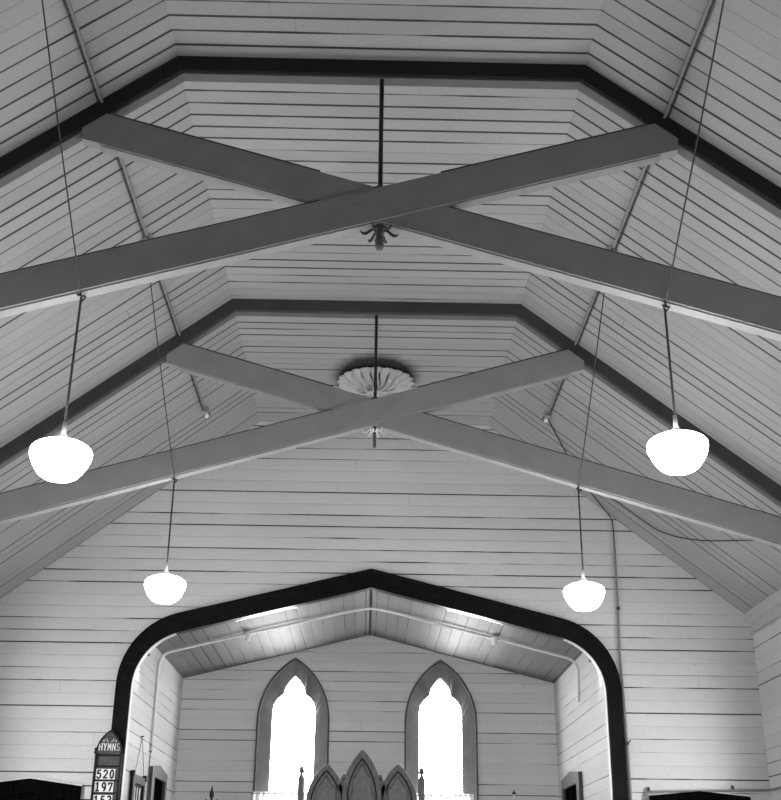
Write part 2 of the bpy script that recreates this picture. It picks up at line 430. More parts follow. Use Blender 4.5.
bm = nb(); ribbon(bm, lo_[nj-1:-nj+1], li_[nj-1:-nj+1], D-.01, D+.15); link('soffit_lining', bm, 'black_wood', ar)
bm = nb(); ribbon(bm, arch_path(2.436, 4.508, .61), arch_path(2.418, 4.480, .59), D-.045, D-.012); link('inner_bead', bm, 'black_wood', ar, bevel=.004)
bm = nb(); box(bm, -.014, .014, D-.048, D-.03, 4.49, 4.672); link('mitre_strip', bm, 'black_wood', ar)

# ---------------------------------------------------------------- roof trusses
def make_truss(y, where, n):
    CH = 'chord' if n == 1 else 'chord_lit'
    t = thing('roof_truss', where, 'truss', (0, y, 4.2), 'scissor trusses')
    d_ch, th = .105, .085           # chord depth (in the plane) and thickness
    nx, nz = KS/math.hypot(KS, 1), 1/math.hypot(KS, 1)
    cj = CR - d_ch*(1 - nz)/nx if False else CR - d_ch*math.tan(math.atan(KS)/2)
    # collar
    bm = nb(); prism(bm, [(-CR, H), (CR, H), (cj, H-d_ch), (-cj, H-d_ch)], y, y+th)
    link('collar', bm, CH, t)
    bm = nb(); prism(bm, [(-cj, H-d_ch), (cj, H-d_ch), (cj-.01, H-d_ch-.017), (-cj+.01, H-d_ch-.017)], y+.018, y+th+.008)
    link('soffit_strip', bm, 'chord_soffit', t)
    for s in (-1, 1):
        e = W - .0
        bm = nb(); prism(bm, [(s*CR, H), (s*e, EV), (s*(e), EV-d_ch/nz), (s*cj, H-d_ch)], y, y+th)
        link('rafter', bm, CH, t)
        x1 = 3.75
        def low(x, o): return H - d_ch/nz - (x-CR)*KS - o
        for xa, xb in ((cj, 1.665), (1.81, x1)):
            bm = nb(); prism(bm, [(s*xa, low(xa, .0)), (s*xb, low(xb, 0)), (s*xb, low(xb, .020)), (s*(xa-.01), low(xa-.01, .020))], y+.018, y+th+.008)
            link('soffit_strip', bm, 'chord_soffit', t)
    # scissor beams: centre line z = 5.305 + .295 x
    for s in (1, -1):
        k = .296; hv = .112; zc = 5.302
        yf = y - .012 if s > 0 else y + .004
        xe = 1.80                                   # upper end, cut on the rafter's underside
        zl = slope_z(xe) - .13                       # lower edge meets the rafter
        top_end = xe - .27
        lowx = -3.93
        up = [(top_end, zc+k*top_end+hv), (xe-.02, zc+k*xe-hv+.015), (xe-.04, zc+k*xe-hv-.004)]
        up = [(1.672, zc+k*1.672+hv), (1.805, slope_z(1.805)-.131), (1.80, zc+k*1.80-hv)]
        pts = [(lowx, zc+k*lowx+hv), (up[0][0], up[0][1]), up[1], up[2], (lowx, zc+k*lowx-hv)]
        ht = .075
        if s > 0:
            bm = nb(); prism(bm, pts, yf, yf+ht)
            b = link('scissor_beam', bm, 'beam', t)
        else:
            bm = nb(); prism(bm, [(-x, z) for x, z in pts], yf, yf+ht)
            b = link('scissor_beam', bm, 'beam', t)
        # thin board under the beam
        a0 = -3.7; a1 = 1.70
        strip = [(a0, zc+k*a0-hv+.002), (a1, zc+k*a1-hv+.002), (a1-.02, zc+k*a1-hv-.014), (a0, zc+k*a0-hv-.014)]
        bm = nb(); prism(bm, [(s*x, z) for x, z in strip], yf+.012, yf+ht+.012)
        link('soffit_strip', bm, 'strip', b)
        # thin dark strip on the top edge, stopping short of the crossing
        for a0, a1 in ((.36, 1.62),):
            strip = [(a0, zc+k*a0+hv-.001), (a1, zc+k*a1+hv-.001), (a1, zc+k*a1+hv+.013), (a0, zc+k*a0+hv+.013)]
            bm = nb(); prism(bm, [(s*x, z) for x, z in strip], yf+.004, yf+ht)
            link('top_strip', bm, 'wire', b)
        a0, a1 = -3.6, -.36
        strip = [(a0, zc+k*a0+hv-.001), (a1, zc+k*a1+hv-.001), (a1, zc+k*a1+hv+.010), (a0, zc+k*a0+hv+.010)]
        bm = nb(); prism(bm, [(s*x, z) for x, z in strip], yf+.004, yf+ht)
        link('top_strip', bm, 'wire', b)
    # filler under the crossing
    bm = nb(); prism(bm, [(-.30, 5.302-.0888-.112-.0), (0, 5.178), (.30, 5.302-.0888-.112), (.0, 5.20)], y-.010, y+.10)
    bm.free()
    for x, z in ((-.13, 5.30), (.10, 5.315)):
        bm = nb(); tube(bm, [(x, y-.02, z), (x, y-.008, z)], .014, 10); link('bolt', bm, 'beam', t)
    # king rod
    rod = nb(); tube(rod, [(0, y+.04, H-d_ch-.0), (0, y+.04, 5.02 if n == 2 else 5.12)], .014, 10); r = link('king_rod', rod, 'iron', t, smooth=True)
    bm = nb(); lathe(bm, [(.0, 0), (.05, 0), (.055, .01), (.03, .03), (0, .03)], (0, y+.04, 5.41)); link('washer', bm, 'iron', r, smooth=True)
    bm = nb(); lathe(bm, [(0, 0), (.02, .0), (.028, .02), (.024, .045), (.032, .055), (.024, .07), (.022, .12), (.035, .13), (.035, .15), (0, .15)] if n == 1 else [(0, 0), (.012, 0), (.016, .03), (.012, .07), (0, .07)], (0, y+.04, 5.02 if n == 1 else 4.985), 14)
    link('boss', bm, 'grey_door', r, smooth=True)
    m = 'iron' if n == 1 else 'porcelain'
    for q in range(6):
        a = q*PI/3 + .12
        ca, sa = math.cos(a), math.sin(a)
        L = .10 if n == 1 else .09
        path = bez([(0.015*ca, y+.04+.015*sa, 5.125), (.4*L*ca, y+.04+.4*L*sa, 5.148), (.8*L*ca, y+.04+.8*L*sa, 5.118), (1.05*L*ca, y+.04+1.05*L*sa, 5.122), (1.1*L*ca, y+.04+1.1*L*sa, 5.140)], 5)
        nn = len(path); bm = nb(); tube(bm, path, .01, 6, radii=[(.005 + .006*math.sin(PI*i/nn)**2 - .004*i/nn) if n == 1 else .006*(1-.6*i/nn) for i in range(nn)])
        link('scroll', bm, m, r, smooth=True)
    return t
make_truss(T1, 'nearer grey scissor truss with shade-dark upper chords, crossing near the top of the photo', 1)
make_truss(T2, 'farther grey scissor truss crossing just below the plaster rosette', 2)

# ---------------------------------------------------------------- pendant lamps
def twisted(bm, a, b, r, turns, n_seg=60):
    a, b = Vector(a), Vector(b); L = b - a
    for ph in (0, PI):
        pts = []
        for i in range(n_seg+1):
            t = i/n_seg; q = a + L*t; an = ph + turns*2*PI*t
            pts.append(q + Vector((math.cos(an), math.sin(an), 0))*r*.75)
        tube(bm, pts, r, 6)
    return bm
def make_lamp(x, y, hz, gz, junction, label):
    """gz: centre height of the globe"""
    t = thing('pendant_lamp', label, 'lamp', (x, y, gz), 'schoolhouse pendant lamps')
    bm = nb()
    prof = [(0, -.165), (.05, -.162), (.095, -.145), (.13, -.105), (.158, -.05), (.172, .0), (.165, .035), (.135, .060), (.09, .078), (.045, .087), (0, .089)]
    P = bez([(r, 0, z) for r, z in prof], 3)
    lathe(bm, [(max(0, p.x) if i not in (0, len(P)-1) else 0, p.z) for i, p in enumerate(P)], (x, y, gz), 36)
    bmesh.ops.transform(bm, matrix=Matrix.Translation((x, y, gz)) @ Matrix.Diagonal((.95, .95, .87, 1)) @ Matrix.Translation((-x, -y, -gz)), verts=bm.verts)
    link('globe', bm, 'globe', t, smooth=True)
    bm = nb(); lathe(bm, [(0, .06), (.052, .065), (.05, .085), (.03, .10), (.014, .12), (.010, .19), (0, .19)], (x, y, gz), 20)
    f = link('fitter', bm, 'fitter', t, smooth=True)
    bm = nb(); twisted(bm, (x, y, gz+.19), (x, y, hz-.02), .0046 if y < 7 else .0046, 26, 160); link('cord', bm, 'rope', t)
    bm = nb()
    ring = [(x, y + .022*math.cos(a), hz + .0 + .022*math.sin(a)) for a in [2*PI*i/14 for i in range(15)]]
    tube(bm, ring, .006, 6); tube(bm, [(x, y, hz+.02), (x, y, hz+.05)], .006, 6)
    tube(bm, bez([(x-.02, y-.02, hz-.015), (x+.01, y-.03, hz-.03), (x+.025, y, hz-.02), (x, y+.02, hz-.04)], 5), .006, 6)
    link('hook', bm, 'iron', t, smooth=True)
    j = Vector(junction); hk = Vector((x, y-.022, hz)); mid = (j+hk)/2 + Vector((0, 0, -.015))
    bm = nb(); tube(bm, bez([j, mid, hk], 10), .0045, 6); link('supply_wire', bm, 'wire', t, smooth=True)
    return t
JX = 1.72
JZ = slope_z(JX)
make_lamp(-1.689, T1+.03, 4.685, 3.712, (-JX, 4.22, JZ-.03), 'large glowing white globe lamp hanging at left, from the nearer truss')
make_lamp(1.640, T1+.03, 4.685, 3.812, (JX, 4.22, JZ-.03), 'large glowing white globe lamp hanging at right, from the nearer truss')
make_lamp(-1.650, T2+.03, 4.69, 3.785, (-JX, 7.44, JZ-.03), 'smaller glowing globe lamp at left, hanging before the end wall above the arch shoulder')
make_lamp(1.700, T2+.03, 4.66, 3.775, (JX, 7.44, JZ-.03), 'smaller glowing globe lamp at right, hanging before the end wall above the arch shoulder')

# ---------------------------------------------------------------- conduits on the ceiling slopes
for s in (-1, 1):
    JX = 1.706 if s < 0 else 1.738; z = slope_z(JX) - .022; yend = 10.80 if s < 0 else 10.70
    t = thing('electrical_conduit', ('grey conduit along the left ceiling slope ending in an open box' if s < 0 else 'grey conduit along the right ceiling slope with white lamp holders'), 'conduit', (s*JX, 0, z), 'ceiling conduits')
    bm = nb(); tube(bm, [(s*JX, 0.5, z), (s*JX, yend, z)], .0105, 8)
    link('pipe', bm, 'conduit', t, smooth=False)
    bm = nb(); tube(bm, [(s*(JX+.019), .5, z-.012), (s*(JX+.019), yend-.02, z-.012)], .005, 6); link('loose_cable', bm, 'wire', t)
    for yy in (4.22, 7.44, yend):
        bm = nb(); lathe(bm, [(0, -.028), (.038, -.028), (.042, -.02), (.042, .022), (0, .022)], (s*JX, yy, z), 16); b = link('junction_box', bm, 'strip', t)
        bm = nb(); lathe(bm, [(0, -.075), (.014, -.072), (.02, -.05), (.016, -.028), (0, -.028)], (s*(JX-.015), yy+.02, z), 12); link('lamp_holder', bm, 'porcelain', b, smooth=True)
        bm = nb(); tube(bm, bez([(s*JX, yy-.05, z-.01), (s*(JX-.035), yy-.01, z-.02), (s*(JX-.05), yy+.03, z-.04)], 5), .006, 6); link('wire_tail', bm, 'iron', b)

# wire slung across the right slope, then the pipe down the end wall
wy = D - .022
pth = bez([(1.75, 10.76, slope_z(1.75)-.03), (1.92, 11.09, slope_z(1.92)-.02), (2.15, 11.50, slope_z(2.15)-.02), (2.40, 11.80, slope_z(2.4)-.02), (2.57, wy-.02, 5.30), (2.602, wy, 5.20), (2.604, wy, 4.83)], 8)
t = thing('wall_pipe', 'thin painted pipe running down the end wall right of the chancel arch', 'pipe', (2.6, wy, 0))
bm = nb(); tube(bm, pth, .007, 8); link('feed_cable', bm, 'wire', t, smooth=True)
bm = nb(); tube(bm, [(2.604, wy, 4.98), (2.600, wy, 4.4), (2.585, wy, 3.9), (2.60, wy, 2.9), (2.605, wy, .1)], .012, 8); link('pipe', bm, 'conduit', t)
for z in (4.3, 2.93):
    bm = nb(); box(bm, 2.585, 2.615, wy-.018, wy+.02, z-.015, z+.015); link('clip', bm, 'iron', t)
bm = nb(); tube(bm, [(2.602, wy, 2.95), (2.63, wy-.01, 2.95), (2.632, wy-.01, 2.965)], .006, 6); link('tap', bm, 'iron', t)
sag = bez([(2.40, 11.62, slope_z(2.40)-.03), (2.52, 11.53, 5.365), (2.80, 11.50, 5.135), (3.0, 11.42, 4.97), (3.25, 11.04, 4.785), (3.53, 10.27, slope_z(3.53)-.01)], 8)
bm = nb(); tube(bm, sag, .0055, 6)
tag(link('slack_wire', bm, 'wire', smooth=True), 'loose dark wire sagging across the right ceiling slope near the end wall', 'wire')
# pipe framing the right door
bm = nb(); tube(bm, round_corner([(2.745, wy, .1), (2.745, wy, 2.47), (3.965, wy, 2.50), (3.975, wy-.05, 2.50), (3.975, 8.5, 2.50)], .03), .012, 8)
t2 = thing('door_conduit', 'pale conduit bent round the top of the dark right-hand doorway and onto the side wall', 'conduit', (2.745, wy, 0))
link('pipe', bm, 'conduit', t2)
for x in (2.78, 3.62):
    bm = nb(); box(bm, x-.01, x+.01, wy-.02, wy+.02, 2.475+(x-2.78)*.03, 2.515+(x-2.78)*.03); link('clip', bm, 'iron', t2)

# ---------------------------------------------------------------- plaster rosette
def rosette():
    t = thing('ceiling_rosette', 'white plaster rosette of curling leaves on the flat ceiling, with a dark ring round it', 'rosette', (.01, 10.80, H))
    cx, cy = .01, 10.80
    bm = nb(); NR, NT = 18, 240; rows = []
    for i in range(NR+1):
        u = i/NR; row = []
        for k in range(NT):
            th = 2*PI*k/NT
            r = .07 + u*.285
            sw = th + .35*math.sin(u*2.2)          # leaves curl sideways
            lobe = abs(math.cos(10*sw))            # 20 leaves
            lobe = lobe**.55
            edge = (.035*abs(math.cos(10*sw)) + .012*abs(math.cos(30*sw)))*u
            r += edge
            body = .085*(1-u)**1.2 + .055*math.sin(PI*min(1, u*1.05))
            z = -(.02 + body*(.05+.95*lobe) + .018*abs(math.cos(30*sw))*u*lobe)
            if u > .9: z += (u-.9)*.10
            row.append(bm.verts.new((cx + r*math.cos(th), cy + r*math.sin(th), H + z)))
        rows.append(row)
    rim = [bm.verts.new((cx + .32*math.cos(2*PI*k/NT), cy + .32*math.sin(2*PI*k/NT), H)) for k in range(NT)]
    rows.append(rim)
    for i in range(len(rows)-1):
        for k in range(NT): bm.faces.new((rows[i][k], rows[i][(k+1)%NT], rows[i+1][(k+1)%NT], rows[i+1][k]))
    link('leaf_ring', bm, 'plaster', t, smooth=True)
    bm = nb()
    for k in range(20):                        # open slots between the leaves
        pts = []
        for i in range(9):
            u = .22 + .62*i/8; th = (k+.5)*PI/10 - .35*math.sin(u*2.2); r = .07 + u*.285
            body = .085*(1-u)**1.2 + .055*math.sin(PI*min(1, u*1.05))
            pts.append((cx + r*math.cos(th), cy + r*math.sin(th), H - .024 - body*.45))
        tube(bm, pts, .007, 6, radii=[.003+.011*math.sin(PI*i/8) for i in range(9)])
    link('vent_slots', bm, 'iron', t)
    bm = nb(); lathe(bm, [(0, -.17), (.03, -.165), (.05, -.14), (.04, -.12), (.075, -.10), (.09, -.07), (.08, -.02), (0, 0)], (cx, cy, H), 28); link('centre_boss', bm, 'plaster', t, smooth=True)
    for q in range(10):
        a = 2*PI*q/10
        bm = nb(); P = bez([(cx+.05*math.cos(a), cy+.05*math.sin(a), H-.125), (cx+.12*math.cos(a+.1), cy+.12*math.sin(a+.1), H-.155), (cx+.19*math.cos(a+.25), cy+.19*math.sin(a+.25), H-.135), (cx+.22*math.cos(a+.35), cy+.22*math.sin(a+.35), H-.10)], 5)
        tube(bm, P, .012, 6, radii=[.016*(1-.6*i/len(P)) for i in range(len(P))]); link('leaf', bm, 'plaster', t, smooth=True)
rosette()

# ---------------------------------------------------------------- doors (gabled dark heads)
def gable(c, hw, z0, zs, zp): return [(c-hw, z0), (c-hw, zs), (c, zp), (c+hw, zs), (c+hw, z0)]
for i, (c, hw) in enumerate(((-3.32, .505), (3.285, .50))):
    e = bpy.data.objects.new('door_%d' % (i+1), None); COL.objects.link(e); e.location = (c, D, 0); e['kind'] = 'structure'; e['category'] = 'door'
    e['label'] = 'dark door with a low gabled head at the %s of the end wall' % ('left' if i == 0 else 'right')
    if i == 0: zs, zp = 2.462, 2.528
    else: zs, zp = 2.436, 2.484
    bm = nb(); ribbon(bm, gable(c, hw+.008, 0, zs+.010, zp+.012)[1:4], gable(c, hw, 0, zs, zp)[1:4], D-.02, D+.001); link('edge_trim', bm, 'white_paint', e)
    bm = nb(); ribbon(bm, gable(c, hw, 0, zs, zp), gable(c, hw-.10, 0, zs-.13, zp-.13), D-.04, D+.001); link('casing', bm, 'door_wood', e)
    bm = nb(); prism(bm, gable(c, hw-.08, 0, zs-.10, zp-.10), D-.015, D+.001); link('door_leaf', bm, 'door_wood', e)
    bm = nb(); lathe(bm, [(0, 0), (.03, 0), (.03, .02), (0, .02)], (c+hw-.2, D-.03, 1.0), 12); link('handle', bm, 'iron', e)
for i, (s, y0, yp, y1, z0, zp, z1) in enumerate(((-1, 13.60, 14.09, 14.64, 2.80, 2.848, 2.785), (1, 13.80, 14.40, 15.04, 2.816, 2.867, 2.807))):
    e = bpy.data.objects.new('door_%d' % (i+3), None); COL.objects.link(e); e.location = (s*A, yp, .15); e['kind'] = 'structure'; e['category'] = 'door'
    e['label'] = 'grey gabled door casing with a dark opening in the %s chancel wall' % ('left' if i == 0 else 'right')
    a, b = sorted((s*A, s*(A-.045)))
    bm = nb(); ribbon(bm, [(y0, .15), (y0, z0), (yp, zp), (y1, z1), (y1, .15)], [(y0+.17, .15), (y0+.17, 2.70), (yp, 2.70), (y1-.12, 2.70), (y1-.12, .15)], a, b, plane='yz')
    link('casing', bm, 'grey_door', e)
    a, b = sorted((s*(A+.001), s*(A-.012)))
    bm = nb(); box(bm, a, b, y0+.15, y1-.10, .15, 2.71); link('door_leaf', bm, 'door_wood', e)

# ---------------------------------------------------------------- writing helper
def arc(cx, cz, rx, rz, a0, a1, n=10):
    return [(cx+rx*math.cos(math.radians(a0+(a1-a0)*i/n)), cz+rz*math.sin(math.radians(a0+(a1-a0)*i/n))) for i in range(n+1)]
GL = {'H': [[(.1,0),(.1,1)], [(.9,0),(.9,1)], [(.1,.5),(.9,.5)]], 'Y': [[(.05,1),(.5,.5)], [(.95,1),(.5,.5)], [(.5,.55),(.5,0)]],
 'M': [[(.08,0),(.15,1),(.5,.35),(.85,1),(.92,0)]], 'N': [[(.12,0),(.12,1),(.88,0),(.88,1)]],
 'S': [arc(.5,.74,.36,.26,20,270,12)+arc(.5,.26,.38,.25,90,-160,12)[1:]],
 '5': [[(.85,.97),(.25,.97),(.2,.55)]+arc(.48,.31,.38,.31,125,-150,14)], '2': [arc(.5,.70,.36,.29,165,-20,12)+[(.12,.04),(.9,.04)]],
 '0': [arc(.5,.5,.34,.5,0,360,20)], '1': [[(.25,.82),(.52,1),(.52,0)], [(.2,0),(.84,0)]],
 '9': [arc(.5,.68,.34,.31,0,360,18), arc(.45,.60,.39,.6,0,-80,8)], '7': [[(.12,.75),(.12,.96),(.88,.96),(.4,0)]],
 '3': [arc(.48,.74,.34,.26,150,-90,12)+arc(.48,.27,.37,.27,90,-150,12)[1:]]}
def glyphs(chars, x0, w, h, z0, y, r, mat, parent, name):
    """letters as flat strokes standing proud of the board"""
    bm = nb()
    for k, ch in enumerate(chars):
        for stroke in GL[ch]:
            P = [Vector((x0+k*w+(.12+.76*px)*w if len(chars) > 1 else x0+px*w, z0+pz*h)) for px, pz in stroke]
            for a, b in zip(P, P[1:]):
                d = (b-a)
                if d.length < 1e-7: continue
                d.normalize(); n = Vector((-d.y, d.x))*r*.5*1.35; e = d*r*.35
                q = [a-e+n, b+e+n, b+e-n, a-e-n]
                prism(bm, [(v.x, v.y) for v in q], y, y+.004)
    return link(name, bm, mat, parent)

# ---------------------------------------------------------------- hymn board
hb = thing('hymn_board', 'dark wooden HYMNS board with white number cards, hung left of the chancel arch', 'hymn board', (-2.565, D-.06, 1.85))
yf = D - .095; xl, xr, xc = -2.695, -2.428, -2.562
bm = nb(); box(bm, xl, xr, yf+.012, D-.046, 1.85, 2.775); link('back_board', bm, 'board_field', hb)
for a, b in ((xl, xl+.024), (xr-.024, xr)):
    bm = nb(); box(bm, a, b, yf-.01, D-.05, 1.83, 2.775); link('stile', bm, 'board_wood', hb, bevel=.003)
for z in (2.738, 2.634, 2.503, 2.385, 2.26, 2.14, 2.02, 1.85):
    bm = nb(); box(bm, xl+.02, xr-.02, yf-.006, D-.05, z, z+.018); link('rail', bm, 'board_wood', hb, bevel=.002)
def pt_arch(cx, hw, z0, zp, n=10):
    h = zp-z0; r = (h*h+hw*hw)/(2*hw); a1 = math.atan2(h, r-hw); l = [(cx-hw+r-r*math.cos(a1*i/n), z0+r*math.sin(a1*i/n)) for i in range(n+1)]
    return l + [(2*cx-x, z) for x, z in reversed(l[:-1])]
bm = nb(); prism(bm, pt_arch(xc, .125, 2.765, 2.985), yf, D-.05); hd = link('pointed_head', bm, 'board_field', hb)
bm = nb(); ribbon(bm, pt_arch(xc, .13, 2.765, 2.992), pt_arch(xc, .117, 2.765, 2.970), yf-.006, yf+.01); link('moulding', bm, 'board_wood', hd)
for x in (xl-.004, xr+.006):
    bm = nb(); lathe(bm, [(0, 0), (.014, .0), (.014, .02), (.006, .026), (.014, .04), (.010, .055), (0, .06)], (x, yf+.02, 2.765), 12); link('knob', bm, 'board_wood', hb, smooth=True)
glyphs(['H','Y','M','N','S'], xc-.108, .0435, .068, 2.795, yf-.004, .0062, 'gilt', hd, 'lettering')
bm = nb(); ribbon(bm, [(xc+.028*math.cos(a), 2.906+.028*math.sin(a)) for a in [2*PI*i/20 for i in range(20)]], [(xc+.018*math.cos(a), 2.906+.018*math.sin(a)) for a in [2*PI*i/20 for i in range(20)]], yf-.004, yf+.002, closed=True); link('roundel', bm, 'ink', hd)
for s in (-1, 1):
    bm = nb(); tube(bm, bez([(xc+s*.012, yf-.003, 2.881), (xc+s*.030, yf-.003, 2.889), (xc+s*.032, yf-.003, 2.909)], 5), .003, 6)
    tube(bm, bez([(xc+s*.045, yf-.003, 2.884), (xc+s*.055, yf-.003, 2.892), (xc+s*.066, yf-.003, 2.884), (xc+s*.058, yf-.003, 2.881)], 5), .003, 6); link('scrollwork', bm, 'gilt', hd)
for z, num, w in ((2.522, '520', (0, 1, 2)), (2.404, '197', (0, 1, 2)), (2.280, '153', (0, 1, 2))):
    cw = .0625
    for k in w:
        x0 = -2.669 + k*cw - (0.004 if num != '520' else 0)
        bm = nb(); box(bm, x0, x0+cw-.002, yf+.002, yf+.010, z, z+.098); cd = link('number_card', bm, 'card', hb)
        glyphs([num[k]], x0+.009, .044, .076, z+.011, yf-.001, .0115, 'ink', cd, 'numeral')

# ---------------------------------------------------------------- framed picture hung on the left chancel wall
pc = thing('framed_picture', 'dark framed picture hung by a cord inside the left of the chancel arch', 'picture', (-A+.03, 12.93, 1.95))
xw = -A + .004
bm = nb(); ribbon(bm, [(12.54, 1.95), (12.54, 2.635), (13.25, 2.635), (13.25, 1.95)], [(12.66, 2.01), (12.66, 2.55), (13.17, 2.55), (13.17, 2.01)], xw, xw+.035, closed=True, plane='yz'); fr = link('frame', bm, 'board_wood', pc, bevel=.004)
for y in (12.55, 13.24):
    bm = nb(); box(bm, xw, xw+.045, y-.03, y+.03, 2.605, 2.665); link('corner_block', bm, 'board_wood', fr, bevel=.004)
bm = nb(); box(bm, xw, xw+.015, 12.65, 13.20, 2.0, 2.58); link('print', bm, 'picture', pc)
for y0, y1 in ((12.72, 12.78), (12.88, 12.92), (13.02, 13.07)):
    bm = nb(); box(bm, xw+.013, xw+.017, y0, y1, 2.08, 2.52); link('pale_streak', bm, 'card', pc)
for y in (12.66, 13.20):
    bm = nb(); tube(bm, [(xw+.02, y, 2.64), (xw+.012, 12.94, 3.045)], .003, 5); link('cord', bm, 'wire', pc)
bm = nb(); tube(bm, [(xw-.004, 12.94, 3.045), (xw+.03, 12.94, 3.05)], .007, 6); link('nail', bm, 'iron', pc)

# ---------------------------------------------------------------- chancel pipework with lamp holders
t = thing('chancel_conduit', 'white conduit looping over the chancel ceiling behind the arch', 'conduit', (0, 13.6, 4.6))
xs = A - .02
P = round_corner([(-xs, 13.52, 2.95), (-xs, 13.54, 4.04), (-1.44, 13.62, chan_z(1.44)-.03), (-.25, 13.68, chan_z(.25)-.03), (0, 13.68, ZR-.045), (.25, 13.68, chan_z(.25)-.03), (1.47, 13.66, chan_z(1.47)-.03), (xs, 13.60, 4.04), (xs, 13.68, 3.58)], .14)
bm = nb(); tube(bm, P, .0155, 8); link('pipe', bm, 'white_conduit', t, smooth=True)
bm = nb(); tube(bm, [(-xs-.006, 13.52, 2.95), (-xs-.006, 13.52, .2)], .006, 6); link('thin_cable', bm, 'strip', t)
for z in (2.95, 3.02): 
    bm = nb(); box(bm, -A, -A+.03, 13.505, 13.54, z-.008, z+.008); link('clip', bm, 'conduit', t)
for x in (-1.44, 1.47):
    z = chan_z(x)-.04
    bm = nb(); lathe(bm, [(0, -.075), (.03, -.07), (.032, -.02), (.045, 0), (.045, .03), (0, .03)], (x, 13.63, z), 16); link('lamp_holder', bm, 'porcelain', t, smooth=True)

# floodlights tucked behind the shoulders of the arch, tubes behind its gable
for s in (-1, 1):
    fl = thing('reflector_lamp', 'small dark reflector lamp on the %s chancel wall just behind the arch shoulder' % ('left' if s < 0 else 'right'), 'lamp', (s*(A-.02), 12.38, 3.88), 'reflector lamps behind the arch')
    bm = nb(); box(bm, *sorted((s*A, s*(A-.02))), 12.33, 12.43, 3.84, 3.94); link('back_plate', bm, 'iron', fl)
    p0 = Vector((s*(A-.075), 12.38, 3.86))
    bm = nb(); tube(bm, [(s*(A-.01), 12.38, 3.90), (s*(A-.075), 12.38, 3.92)], .012, 8); link('arm', bm, 'iron', fl)
    bm = nb(); sh = [(.02, .07), (.03, .065), (.045, .02), (.048, -.045), (.044, -.045), (.041, .015), (.02, .055)]
    lathe(bm, [(0, .075)] + sh + [(0, .055)], p0, 18); link('shade', bm, 'iron', fl, smooth=True)
    bm = nb(); lathe(bm, [(0, -.012), (.03, -.008), (.034, .01), (.015, .045), (0, .05)], p0, 16); link('bulb', bm, 'flood', fl, smooth=True)
for s, xa, xb in ((-1, .80, 1.42), (1, .83, 1.40)):
    tl = thing('strip_light', 'lit tube lamp hidden behind the %s slope of the chancel arch' % ('left' if s < 0 else 'right'), 'lamp', (s*(xa+xb)/2, D+.22, 4.4), 'strip lights behind the arch')
    def zt(x): return 4.525 - .25*x
    y = D + .20
    bm = nb(); tube(bm, [(s*xa, y, zt(xa)), (s*xb, y, zt(xb))], .014, 10); link('tube', bm, 'tube', tl, smooth=True)
    for x in (xa, xb):
        bm = nb(); box(bm, s*x-.012, s*x+.012, y-.02, y+.02, zt(x)-.02, chan_z(x)-.0); link('end_bracket', bm, 'white_paint', tl)
    bm = nb(); prism(bm, [(s*xa, chan_z(xa)), (s*xb, chan_z(xb)), (s*xb, chan_z(xb)-.03), (s*xa, chan_z(xa)-.03)], y-.025, y+.025); link('batten', bm, 'white_paint', tl)

# ---------------------------------------------------------------- reredos
ry = DB - .50
rd = thing('reredos', 'carved wooden screen of three pointed arches between the chancel windows', 'reredos', (-.065, ry, .15))
def arch_poly(c, hw, zs, zp, z0): 
    p = pt_arch(c, hw, zs, zp, 12); return [(c-hw, z0)] + p + [(c+hw, z0)]
panels = [(-.068, .245, 2.60, 3.158, .185, 3.052, 0), (-.513, .245, 2.50, 2.982, .193, 2.905, 1), (.380, .245, 2.50, 2.988, .188, 2.905, 1)]
for c, hw, zs, zp, ihw, izp, side in panels:
    y0 = ry - (.03 if not side else .0)
    bm = nb(); ribbon(bm, arch_poly(c, hw, zs, zp, 1.2), arch_poly(c, ihw, zs-.02, izp, 1.2), y0, y0+.07); f = link('arch_frame', bm, 'oak', rd, bevel=.008)
    bm = nb(); prism(bm, arch_poly(c, ihw+.01, zs-.02, izp+.012, 1.2), y0+.045, y0+.065); p = link('panel', bm, 'oak_panel', rd)
    bm = nb(); ribbon(bm, arch_poly(c, ihw+.003, zs-.02, izp+.004, 1.2), arch_poly(c, ihw-.014, zs-.02, izp-.018, 1.2), y0+.02, y0+.046); link('moulding', bm, 'black_wood', f)
    for s in (-1, 1):                       # cusps of the tracery
        zz = zs + (izp-zs)*.42; xx = c + s*(ihw*.80)
        P = bez([(c+s*ihw*.93, y0+.04, zs-.08), (c+s*ihw*.62, y0+.04, zs+.06), (c+s*ihw*.66, y0+.04, zz), (c+s*ihw*.38, y0+.04, zz+.06), (c, y0+.04, izp-.06)], 6)
        bm = nb(); tube(bm, P, .008, 6); link('cusp', bm, 'oak', f, smooth=True)
for x in (-.290, .155):                      # spandrel pieces between the arches
    bm = nb(); prism(bm, [(x-.07, 1.2), (x-.07, 2.70), (x-.025, 2.845), (x+.0, 2.86), (x+.025, 2.845), (x+.07, 2.70), (x+.07, 1.2)], ry+.0, ry+.05); sp = link('spandrel', bm, 'oak', rd)
    for z in (2.80, 2.745):
        bm = nb(); tube(bm, [(x, ry-.012, z), (x, ry+.002, z)], .013, 8); link('drilling', bm, 'black_wood', sp)
for x in (-.822, .672):
    px = nb(); prism(px, [(x-.040, .15), (x-.040, 2.80), (x-.012, 2.862), (x+.012, 2.862), (x+.040, 2.80), (x+.040, .15)], ry-.02, ry+.04); pn = link('pinnacle', px, 'oak', rd, bevel=.004)
    bm = nb(); lathe(bm, [(0, 2.85), (.022, 2.85), (.018, 2.868), (.034, 2.88), (.034, 2.895), (.022, 2.902), (.032, 2.92), (.022, 2.94), (0, 2.948)], (x, ry+.01, 0), 12)
    box(bm, x-.036, x+.036, ry, ry+.02, 2.874, 2.904); link('finial', bm, 'oak', pn)
